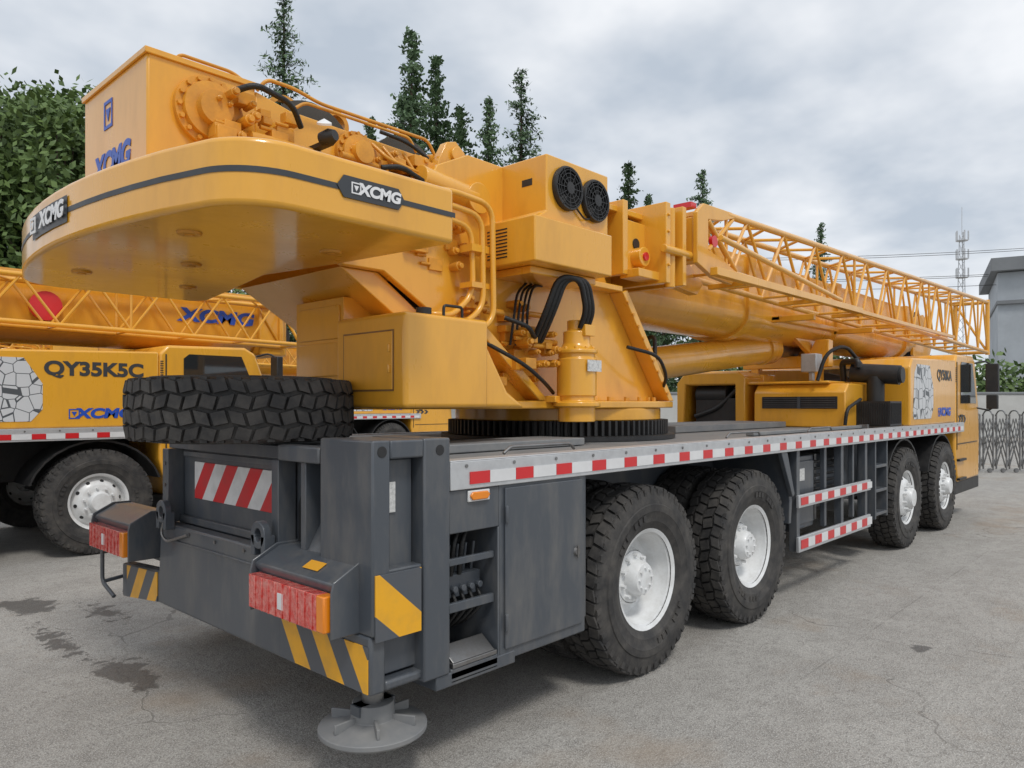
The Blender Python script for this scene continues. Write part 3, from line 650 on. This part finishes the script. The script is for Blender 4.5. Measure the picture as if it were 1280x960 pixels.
def jib(parent,x0,x1,nb,y0,y1,z0,z1,z2,z3,name,mat=None):
    mat=mat or YEL
    g=G(); cen=(y0+y1)/2
    def P(t,a,b):
        zz0=z0+(z2-z0)*t; zz1=z1+(z3-z1)*t; hw=(y1-y0)/2*(1+.35*t)
        return Vector((x0+(x1-x0)*t,cen+a*hw,zz0+(zz1-zz0)*b))
    for a in (-1,1):
        for b in (0,1): g.cyl(P(0,a,b),P(1,a,b),.028,n=10)
    for k in range(nb):
        t0=k/nb; t1=(k+.5)/nb; t2=(k+1)/nb; r=.0145
        for a in (-1,1): g.cyl(P(t0,a,0),P(t1,a,1),r,n=7); g.cyl(P(t1,a,1),P(t2,a,0),r,n=7)
        g.cyl(P(t0,-1,1),P(t1,1,1),r,n=7); g.cyl(P(t1,1,1),P(t2,-1,1),r,n=7)
        g.cyl(P(t0,-1,0),P(t0,1,0),r,n=7)
        if k%4==0: g.cyl(P(t0,-1,0),P(t0,-1,1),r,n=7); g.cyl(P(t0,1,0),P(t0,1,1),r,n=7)
    for a in (-1,1): g.cyl(P(1,a,-.05),P(1,a,1.05),.035,n=10)
    g.cyl(P(1,-1,0),P(1,1,0),.03,n=10); g.cyl(P(1,-1,1),P(1,1,1),.03,n=10); g.cyl(P(1,-1,.0),P(1,1,1),.02,n=8)
    return g.done(name,parent,mat)
lc(jib(C,5.45,14.9,13,2.76,3.12,2.60,3.05,2.44,3.30,'lattice_jib'))
jr=[(4.95,2.60),(4.95,2.98),(5.05,3.06),(5.5,3.075),(5.6,3.05),(5.35,2.98),(5.12,2.95),(5.12,2.72),(5.35,2.68),(5.62,2.60),(5.5,2.50),(5.2,2.52)]
g=G(); g.prism(jr,'y',2.735,2.775); g.prism(jr,'y',3.095,3.13)
g.box(4.96,5.10,2.776,3.094,2.62,2.95); g.box(5.2,5.3,2.776,3.094,3.02,3.06)
g.cyl((5.14,2.755,2.95),(5.6,2.755,2.62),.022); g.cyl((5.14,2.755,2.72),(5.55,2.755,3.03),.018)
lc(g.done('jib_root_plates',C,YEL,.006))
g=G()
for k in range(3): g.cyl((5.18+.14*k,2.7355,2.575),(5.18+.14*k,2.7335,2.575),.016,n=12)
lc(g.done('jib_slots',C,BLK))
g=G(); g.box(5.0,8.2,2.60,2.66,2.50,2.56); g.box(8.2,12.2,2.61,2.65,2.50,2.54)
for x in (5.6,7.0,8.4,10.0,11.6): g.box(x,x+.05,2.66,3.0,2.50,2.54)
g.cyl((5.05,2.6,2.78),(7.6,2.62,2.58),.022)
lc(g.done('jib_side_strut',C,YEL,.004))
g=G(); g.cyl((4.9,3.65,1.82),(8.1,3.65,2.17),.155,n=36); g.cyl((8.0,3.65,2.16),(8.25,3.65,2.187),.175,n=36); g.cyl((4.9,3.45,1.82),(4.9,3.85,1.82),.18,n=24); lc(g.done('derricking_cylinder',C,YEL))
g=G(); g.cyl((8.2,3.65,2.185),(9.0,3.65,2.22),.10,n=24); lc(g.done('cylinder_rod',C,STL))
br=[(8.3,2.30),(9.5,2.30),(9.2,2.05),(8.95,2.02),(8.8,2.12)]
g=G(); g.prism(br,'y',3.36,3.42); g.prism(br,'y',3.88,3.94); g.cyl((9.0,3.3,2.18),(9.0,4.0,2.18),.07)
g.box(7.5,9.2,3.2,3.3,2.42,2.47); g.box(9.3,9.36,2.85,3.4,2.40,2.46); g.box(7.5,7.56,2.85,3.3,2.40,2.46)
lc(g.done('cylinder_bracket',C,YEL,.005))
g=G(); g.tube([(5.2,3.45,2.05),(5.1,3.2,2.1),(4.95,3.1,2.0),(4.95,3.1,1.75),(5.2,3.3,1.5)],.016,.1); lc(g.done('cylinder_hoses',C,HOS))
g=G(); g.box(8.75,8.87,3.25,3.35,1.30,2.02); g.box(8.75,8.87,4.0,4.1,1.30,2.02); g.prism([(3.15,1.98),(4.2,1.98),(4.2,2.3),(4.05,2.3),(3.95,2.12),(3.4,2.12),(3.3,2.3),(3.15,2.3)],'x',8.74,8.88); lc(g.done('boom_rest',C,YEL,.01))
g=G(); g.prism([(3.7,1.55),(3.7,2.75),(3.85,2.9),(5.0,2.9),(5.3,2.3),(5.3,1.6)],'y',4.42,5.02); g.done('operator_cab',C,YEL,.03)
g=G(); g.prism([(3.9,2.1),(3.9,2.78),(4.95,2.78),(5.18,2.3),(5.18,2.1)],'y',5.022,5.026); g.prism([(4.5,2.1),(4.5,2.78),(4.95,2.78),(5.18,2.3),(5.18,2.1)],'y',4.414,4.4185); g.box(3.692,3.6985,4.5,4.94,2.1,2.7); g.done('operator_cab_glass',C,GLS)
# ---- engine bay
g=G(); g.prism([(8.02,1.30),(8.02,1.68),(8.12,1.77),(8.7,1.77),(8.7,1.30)],'y',2.72,3.72); g.box(8.05,8.8,2.9,4.7,1.77,1.80); g.done('engine_hood',C,YEL,.03,segs=3)
g=G(); g.box(8.012,8.0195,2.80,3.62,1.50,1.63); g.done('engine_grille',C,BLK)
g=G(); 
for k in range(5): g.box(8.004,8.0115,2.82,3.60,1.513+k*.024,1.519+k*.024)
g.box(8.003,8.0118,3.19,3.22,1.50,1.63); g.done('engine_grille_bars',C,GRY)
g=G(); g.prism([(3.82,1.30),(3.82,1.86),(3.9,1.92),(4.6,1.92),(4.7,1.8),(4.7,1.3),(4.6,1.3),(4.58,1.78),(3.94,1.78),(3.94,1.3)],'x',8.0,8.5); g.box(8.45,8.8,3.8,4.8,1.3,1.9); g.done('intake_housing',C,YEL,.015)
g=G(); g.box(8.1,8.44,3.98,4.5,1.3,1.62); g.cyl((8.2,4.1,1.66),(8.2,4.5,1.66),.12); g.tube([(8.15,3.96,1.75),(8.1,4.2,1.5),(8.08,4.5,1.4)],.03,.1); g.done('intake_machinery',C,BLK,.01)
g=G(); g.cyl((8.62,2.36,1.86),(8.62,2.85,1.90),.105,n=28); g.cyl((8.62,2.33,1.86),(8.62,2.36,1.86),.085,n=28); g.cyl((8.6,2.6,1.5),(8.6,2.6,1.85),.09); g.box(8.35,8.75,2.38,2.92,1.32,1.58); g.tube([(8.5,2.75,1.95),(8.5,2.75,2.02),(8.6,2.95,2.02),(8.7,2.95,1.6)],.035,.05); g.done('exhaust_and_radiator',C,BLK,.006)
g=G()
for k in range(22): g.box(8.342,8.3495,2.40+k*.023,2.405+k*.023,1.34,1.56); g.box(8.37+k*.016,8.374+k*.016,2.372,2.3795,1.34,1.56)
g.done('radiator_fins',C,BLK)
g=G(); g.box(8.1,8.28,3.05,3.22,1.90,2.10); g.box(8.14,8.2,3.1,3.15,1.8,1.9); g.done('control_box',C,ALU,.01)
g=G(); g.tube([(8.0,3.0,1.8),(8.1,2.95,2.1),(8.4,2.85,2.2),(8.75,2.8,2.0)],.02,.15); g.tube([(7.95,2.7,1.33),(7.95,2.68,1.5),(8.3,2.66,1.6)],.018,.1); g.done('engine_hoses',C,HOS)
# ---- carrier cab + side body
g=G(); g.prism([(8.90,1.31),(8.90,1.96),(9.0,2.06),(10.95,2.12),(10.95,1.31)],'y',2.335,2.95); g.prism([(8.95,1.31),(8.95,1.98),(10.95,2.06),(10.95,1.31)],'y',4.2,5.0); g.done('front_body_panels',C,YEL,.02,segs=3)
g=G(); g.box(8.9,10.95,2.96,4.19,1.31,1.6); g.done('front_engine_cover',C,GRY,.01)
g=G(); g.prism([(10.955,.95),(10.955,2.10),(11.05,2.20),(11.95,2.22),(12.08,2.15),(12.33,1.50),(12.36,1.15),(12.33,.52),(11.1,.52),(10.99,.8)],'y',2.34,5.0); g.done('carrier_cab',C,YEL,.03,segs=3)
g=G(); sg=[(11.22,1.56),(11.22,2.06),(11.28,2.11),(11.90,2.11),(12.14,1.56)]; g.prism(sg,'y',2.3325,2.339); g.prism(sg,'y',5.001,5.0065); g.box(10.946,10.954,2.98,4.1,1.65,2.05)
g.done('cab_side_glass',C,GLS)
g=G(); g.prism([(12.10,2.11),(12.11,2.11),(12.335,1.51),(12.325,1.51)],'y',2.45,4.9); g.done('windscreen',C,GLS)
g=G(); g.box(11.02,11.035,2.332,2.339,.95,2.1); g.box(11.08,12.2,2.331,2.3385,1.02,1.032); g.box(11.2,11.32,2.325,2.339,1.38,1.41); g.box(11.05,12.42,2.36,4.98,.36,.519); g.box(10.97,10.985,2.36,2.5,1.3,2.1); g.box(11.02,11.4,2.30,2.338,.55,.58); g.box(11.02,11.4,2.30,2.338,.80,.83)
for k in range(8): g.box(10.958+.006,11.0,2.3335,2.339,1.84+k*.025,1.85+k*.025)
g.done('cab_trim',C,BLK,.004)
g=G(); g.tube([(12.1,2.36,2.12),(12.2,2.25,2.16),(12.27,2.16,2.10)],.012,.05); g.tube([(12.2,2.36,1.5),(12.26,2.2,1.46),(12.27,2.16,1.5)],.012,.05); g.box(12.22,12.30,2.08,2.24,1.72,2.12); g.box(12.22,12.30,2.09,2.23,1.48,1.68); g.done('door_mirror',C,BLK,.015)
g=G()
for cx in WX[2:]:
    pts=[]
    for k in range(13):
        t=math.pi*(.1+.8*k/12); pts.append((cx+math.cos(t)*.66,.56+math.sin(t)*.62))
    for k in range(13):
        t=math.pi*(.9-.8*k/12); pts.append((cx+math.cos(t)*.64,.56+math.sin(t)*.60))
    g.prism(pts,'y',2.36,2.9); g.prism(pts,'y',4.44,4.98)
g.done('front_fenders',C,BLK)
g=G(); g.prism([(9.0,1.42),(9.06,1.9),(9.16,2.0),(9.68,2.0),(9.84,1.75),(9.84,1.50),(9.74,1.38),(9.04,1.38)],'y',2.331,2.3345); g.done('honeycomb_panel',C,HNY)
lc(text(C,'model_text','QY50KA',(10.37,2.332,1.90),'-y',.17,DRK,1.1,.02))
logo(C,'side_logo',(10.34,2.332,1.45),.10,BLU,BLU,1.35)
g=G()
for k in range(3): g.prism([(11.1+.14*k,1.30),(11.17+.14*k,1.30),(11.24+.14*k,1.35),(11.17+.14*k,1.40),(11.10+.14*k,1.40),(11.17+.14*k,1.35)],'y',2.334,2.3392)
g.done('chevron_decal',C,DRK)
# ---- neighbouring cranes : same carrier, shorter boom
INV=Matrix.Translation(C.location).inverted()
def clone(dx,dy,jx1,label):
    D=parent_empty('truck_crane.001',(C.location.x+dx,C.location.y+dy,0))
    for o in [o for o in bpy.data.objects if o.parent==C and o.name not in skipcopy]:
        n=o.copy(); S.collection.objects.link(n); n.parent=D; n.matrix_parent_inverse=INV
    def fin(o):
        o.parent=D; o.matrix_parent_inverse=INV; return o
    pts=[(-.37,3.0),(.37,3.0)]
    for k in range(15):
        t=-math.pi*k/14; pts.append((math.cos(t)*.37,2.45+math.sin(t)*.23))
    g=G(); g.prism([(3.65+a,b) for a,b in pts[::-1]],'x',3.0,jx1-.1); fin(g.done('boom',None,YEL))
    g=G(); g.box(jx1-.3,jx1+.1,3.2,4.1,2.2,3.0); fin(g.done('boom_head',None,YEL,.03))
    g=G()
    for y in (3.5,3.65,3.8): g.cyl((jx1+.1,y-.03,2.5),(jx1+.1,y+.03,2.5),.2)
    fin(g.done('boom_head_sheaves',None,BLK))
    o=jib(None,5.2,jx1,11,2.76,3.12,2.45,2.86,2.33,2.86,'lattice_jib'); fin(o)
    g=G(); g.cyl((10.1,3.20,2.62),(10.1,3.25,2.62),.16,n=24); g.cyl((8.8,3.2,2.7),(8.8,3.25,2.7),.1,n=24); fin(g.done('red_reel',None,RED))
    fin(text(None,'model_text',label,(10.32,2.332,1.90),'-y',.19,DRK,1.15,.025))
    fin(text(None,'boom_logo','XCMG',(12.05,3.268,2.66),'-y',.22,BLU,1.5,.03,.15))
    return D
clone(-7.67,6.0,12.9,'QY35K5C')
clone(1.0,12.3,12.9,'QY35K5C')
# ------------------------------------------------------------------ ground
g=G(); g.bm.faces.new([g.bm.verts.new(p) for p in ((-400,-400,0),(900,-400,0),(900,900,0),(-400,900,0))]); g.done('ground',None,ground_mat())
# ------------------------------------------------------------------ background
ux,uy=math.cos(rad(43)),math.sin(rad(43))
def yard(d,l): return (ux*d+uy*l, uy*d-ux*l)
def leafcards(g,c,n,sig,s,r,flat=1.0):
    for i in range(n):
        p=Vector((r.gauss(0,sig),r.gauss(0,sig),r.gauss(0,sig*flat)))+c
        a=Vector((r.uniform(-1,1),r.uniform(-1,1),r.uniform(-1,1))).normalized()*s*r.uniform(.6,1.3); b=a.orthogonal().normalized()*s*r.uniform(.35,.7)
        vs=[g.bm.verts.new(p+q) for q in (-a,b,a,-b)]; g.bm.faces.new(vs)
def conifer_mesh(H,seed):
    r=random.Random(seed); g=G(); z=H*.12; ph=r.uniform(0,6)
    while z<H*.99:
        f=1-z/H; L=min(2.9,(.17*H)*f**.72+.10)*r.uniform(.5,1.15)
        for k in range(4 if f>.1 else 3):
            a=r.uniform(0,6.28); 
            l=L*r.uniform(.55,1.1)*(1+.18*math.sin(a*2+ph+z)); m=max(3,int(l*8))
            for j in range(m):
                t=(j+.6)/m
                c=Vector((math.cos(a)*l*t,math.sin(a)*l*t,z+l*t*.42-.30*l*t*t))
                leafcards(g,c,4,.10,.115,r,.7)
        z+=.15+.10*f
    me=g.mesh('conifer_crown',NEED,smooth=False)
    t=G(); t.cyl((0,0,0),(0,0,H*.97),H*.012+.05,.02,10)
    for k in range(30):
        zz=H*(.12+.8*k/30); a=k*2.4; L=.13*H*(1-zz/H); t.cyl((0,0,zz),(math.cos(a)*L,math.sin(a)*L,zz+L*.2),.03,.01,5)
    return me,t.mesh('trunk',BARK)
con=[conifer_mesh(18,s) for s in (1,2,3,4)]
for i,(d,l,H) in enumerate(((35,-10.8,21.6),(35,-4.75,19.4),(38,-3.9,19.6),(36,-2.5,16.2),(36,-1.15,16.6),(36,.45,18.0),(36,-6.9,15.6),(38,6.0,14.1),(38,7.0,12.4),(40,10.3,14.3),(46,19.2,12.9),(37,-12.3,13.5),(41,8.4,11),(39,-9.0,13.5),(36.5,-5.4,16.5))):
    x,y=yard(d,l); e=parent_empty('conifer_tree' if i==0 else 'conifer_tree.%03d'%i,(x,y,0)); s=H/18; w=s*(1.05 if i%2 else .92)
    for nm,me in zip(('crown','trunk'),con[i%4]):
        o=bpy.data.objects.new(nm,me); o.parent=e; o.scale=(w,w,s); o.rotation_euler=(0,0,i*1.3); S.collection.objects.link(o)
def broad_mesh(H,R,seed,n=160,per=110):
    r=random.Random(seed); g=G(); t=G(); t.cyl((0,0,0),(0,0,H*.45),.22,.14,10)
    for i in range(n):
        while True:
            p=Vector((r.uniform(-1,1),r.uniform(-1,1),r.uniform(-1,1)))
            if .35<p.length<1: break
        c=Vector((p.x*R,p.y*R,H*.58+p.z*H*.40))*1.0
        k=r.uniform(.32,.55)
        leafcards(g,c,per,k,.13,r,.7)
        if i%5==0: t.cyl((0,0,H*.35),c,.06,.015,6)
    return g.mesh('broadleaf_crown',LEAF,smooth=False),t.mesh('trunk',BARK)
bro=[broad_mesh(11,3.3,s) for s in (5,6)]
for i,(d,l,H) in enumerate(((24,-17.6,11.9),(24,-14.6,11.8),(27,-20.8,12.5),(28,-16.4,12.7),(31,-14.2,11.6))):
    x,y=yard(d,l); e=parent_empty('broadleaf_tree' if i==0 else 'broadleaf_tree.%03d'%i,(x,y,0)); s=H/11
    for nm,me in zip(('crown','trunk'),bro[i%2]):
        o=bpy.data.objects.new(nm,me); o.parent=e; o.scale=(s,s,s); o.rotation_euler=(0,0,i*1.7); S.collection.objects.link(o)
r=random.Random(9); g=G()
for i in range(430):
    l=r.uniform(-24,48); d=44+r.uniform(-2,2); x,y=yard(d,l); hh=7.4+1.0*math.sin(l*.55)+.7*math.sin(l*1.7)
    if l>21: hh=4.2
    leafcards(g,Vector((x,y,r.uniform(.6,hh-.5))),75,.75,.24,r,.7)
g.done('tree_row',None,LEAF,smooth=False)
def slab(name,d0,l0,d1,l1,h,t,mat,parent=None,z0=0):
    a=Vector(yard(d0,l0)); b=Vector(yard(d1,l1)); dd=(b-a).normalized(); n=Vector((-dd.y,dd.x))*t
    g=G(); g.prism([tuple(a),tuple(b),tuple(b+n),tuple(a+n)],'z',z0,h); return g.done(name,parent,mat,.02)
W=parent_empty('boundary_wall',(*yard(34,0),0)); slab('wall_panel',34,-40,34,60,2.0,.2,WALLM,W); slab('wall_coping',33.95,-40,33.95,60,2.1,.3,CORN,W,2.003)
Bd=parent_empty('commercial_building',(*yard(60,45),0))
slab('walls',60,39.4,48,60,12.2,14,BLDG,Bd); slab('cornice',59.6,38.6,47.4,60.5,13.3,15,CORN,Bd,12.25); slab('lower_band',59.8,39.2,47.8,60,9.9,14,CORN,Bd,9.6)
for k in range(4):
    for z in (2,6,): 
        t=.22+k*.19; t2=t+.09; slab('window_%d_%d'%(k,z),60-12*t-.06,39.4+20.6*t-.04,60-12*t2-.06,39.4+20.6*t2-.04,z+2.2,.15,GLS,Bd,z)
Wh=parent_empty('warehouse_building',(*yard(46,-10),0)); slab('walls',40,-9.8,40,-8.6,7.6,6,BLDG,Wh); slab('parapet',39.9,-9.9,39.9,-8.5,7.9,6.2,CORN,Wh,7.603)
x,y=yard(120,73); T=parent_empty('telecom_tower',(x,y,0)); g=G()
for a in range(3):
    t=a*2.094; t2=(a+1)*2.094
    g.cyl((x+math.cos(t)*1.1,y+math.sin(t)*1.1,0),(x+math.cos(t)*.35,y+math.sin(t)*.35,29),.07,n=6)
    for k in range(20):
        z0=29*k/20; z1=29*(k+1)/20; r0=1.1-.75*k/20; r1=1.1-.75*(k+1)/20
        g.cyl((x+math.cos(t)*r0,y+math.sin(t)*r0,z0),(x+math.cos(t2)*r1,y+math.sin(t2)*r1,z1),.04,n=5)
g.cyl((x,y,29),(x,y,33.5),.05,n=6)
for z in (22,25,28): g.cyl((x,y,z),(x,y,z+.12),.9,n=12)
for z in (22.1,25.1,28.1):
    for k in range(5): t=k*1.256; g.box(x+math.cos(t)*.9-.1,x+math.cos(t)*.9+.1,y+math.sin(t)*.9-.1,y+math.sin(t)*.9+.1,z,z+1.5)
g.done('mast',T,ALU)
x0,y0=yard(60,50)
Pw=parent_empty('power_line',(x0,y0,0)); g=G()
for (d,l) in ((55,60),(70,14)):
    x,y=yard(d,l); g.cyl((x,y,0),(x,y,15.5),.16,.1,10); g.obox((x,y,15),(2.4,.12,.12),(0,0,rad(30))); g.obox((x,y,13),(2.4,.12,.12),(0,0,rad(30)))
g.done('poles',Pw,CORN); g=G()
for k,(h,o) in enumerate(((15.1,0),(15.1,1),(13.1,0),(13.1,1),(12.2,0))):
    a=Vector((*yard(55+o,60),h)); b=Vector((*yard(70+o,14),h+.3))
    pts=[a.lerp(b,t/10)-Vector((0,0,.9*4*(t/10)*(1-t/10))) for t in range(11)]; g.tube(pts,.022,.5,5)
g.done('cables',Pw,BLK)
Gt=parent_empty('folding_gate',(*yard(16.6,12),0)); g=G(); l=9.0
def gp(l,z,o=0): x,y=yard(16.6+o,l); return (x,y,z)
while l<19:
    for o in (0,.35):
        g.cyl(gp(l,.12,o),gp(l+.30,1.22,o),.014,n=6); g.cyl(gp(l+.30,.12,o+.03),gp(l,1.22,o+.03),.014,n=6); g.cyl(gp(l,.5,o),gp(l+.15,1.22,o),.010,n=6); g.cyl(gp(l+.15,1.22,o),gp(l+.30,.5,o),.010,n=6); g.cyl(gp(l,.06,o),gp(l,1.32,o),.018,n=8)
    g.tube([gp(l,1.28,0),gp(l,1.40,.1),gp(l,1.40,.28),gp(l,1.28,.38)],.016,.08,6)
    g.cyl(gp(l,.05,.1),gp(l,.05,.14),.05,n=10)
    l+=.30
g.done('gate_lattice',Gt,STL)
# ------------------------------------------------------------------ world
w=bpy.data.worlds.new('World'); S.world=w; w.use_nodes=True; nt=w.node_tree; nt.nodes.clear()
out=N(nt,'ShaderNodeOutputWorld'); bg=N(nt,'ShaderNodeBackground'); sky=N(nt,'ShaderNodeTexSky'); sky.sky_type='NISHITA'; sky.sun_disc=False
sd=Vector((-.35,-.75,1.25)).normalized()
sky.sun_elevation=math.asin(sd.z); sky.sun_rotation=math.atan2(sd.x,sd.y)
tc=N(nt,'ShaderNodeTexCoord').outputs['Generated']; sp=N(nt,'ShaderNodeSeparateXYZ'); nt.links.new(tc,sp.inputs[0])
z=mth(nt,'MAXIMUM',sp.outputs[2],0.0); dz=mth(nt,'ADD',z,.25)
cb=N(nt,'ShaderNodeCombineXYZ'); nt.links.new(mth(nt,'DIVIDE',sp.outputs[0],dz),cb.inputs[0]); nt.links.new(mth(nt,'DIVIDE',sp.outputs[1],dz),cb.inputs[1])
n1=noise(nt,cb.outputs[0],1.15,4,.5); n2=noise(nt,cb.outputs[0],3.4,4,.55)
f=mth(nt,'MULTIPLY_ADD',n2,.34,mth(nt,'MULTIPLY',n1,.72))
c=ramp(nt,f,.42,.62,(.56,.615,.68),(1,1,1))
cm=N(nt,'ShaderNodeVectorMath',operation='MULTIPLY'); nt.links.new(c,cm.inputs[0]); cm.inputs[1].default_value=(9.2,9.4,9.7)
m=mixc(nt,.92,sky.outputs[0],cm.outputs[0])
nt.links.new(m,bg.inputs[0]); bg.inputs[1].default_value=.105; nt.links.new(bg.outputs[0],out.inputs[0])
sl=bpy.data.lights.new('sun','SUN'); sl.energy=1.5; sl.angle=rad(12); sl.color=(1,.97,.92); so=bpy.data.objects.new('sun',sl); so.rotation_euler=(-sd).to_track_quat('-Z','Y').to_euler(); so.location=(0,0,30); S.collection.objects.link(so)
cam=bpy.data.cameras.new('camera'); co=bpy.data.objects.new('camera',cam); co.location=(0,0,1.55); co.rotation_euler=(rad(90),0,rad(43-90)); cam.sensor_width=36; cam.lens=26.0; cam.shift_y=25/1280; cam.clip_end=2000; cam.clip_start=.05
S.collection.objects.link(co); S.camera=co
S.view_settings.view_transform='Standard'; S.view_settings.look='None'; S.view_settings.exposure=0
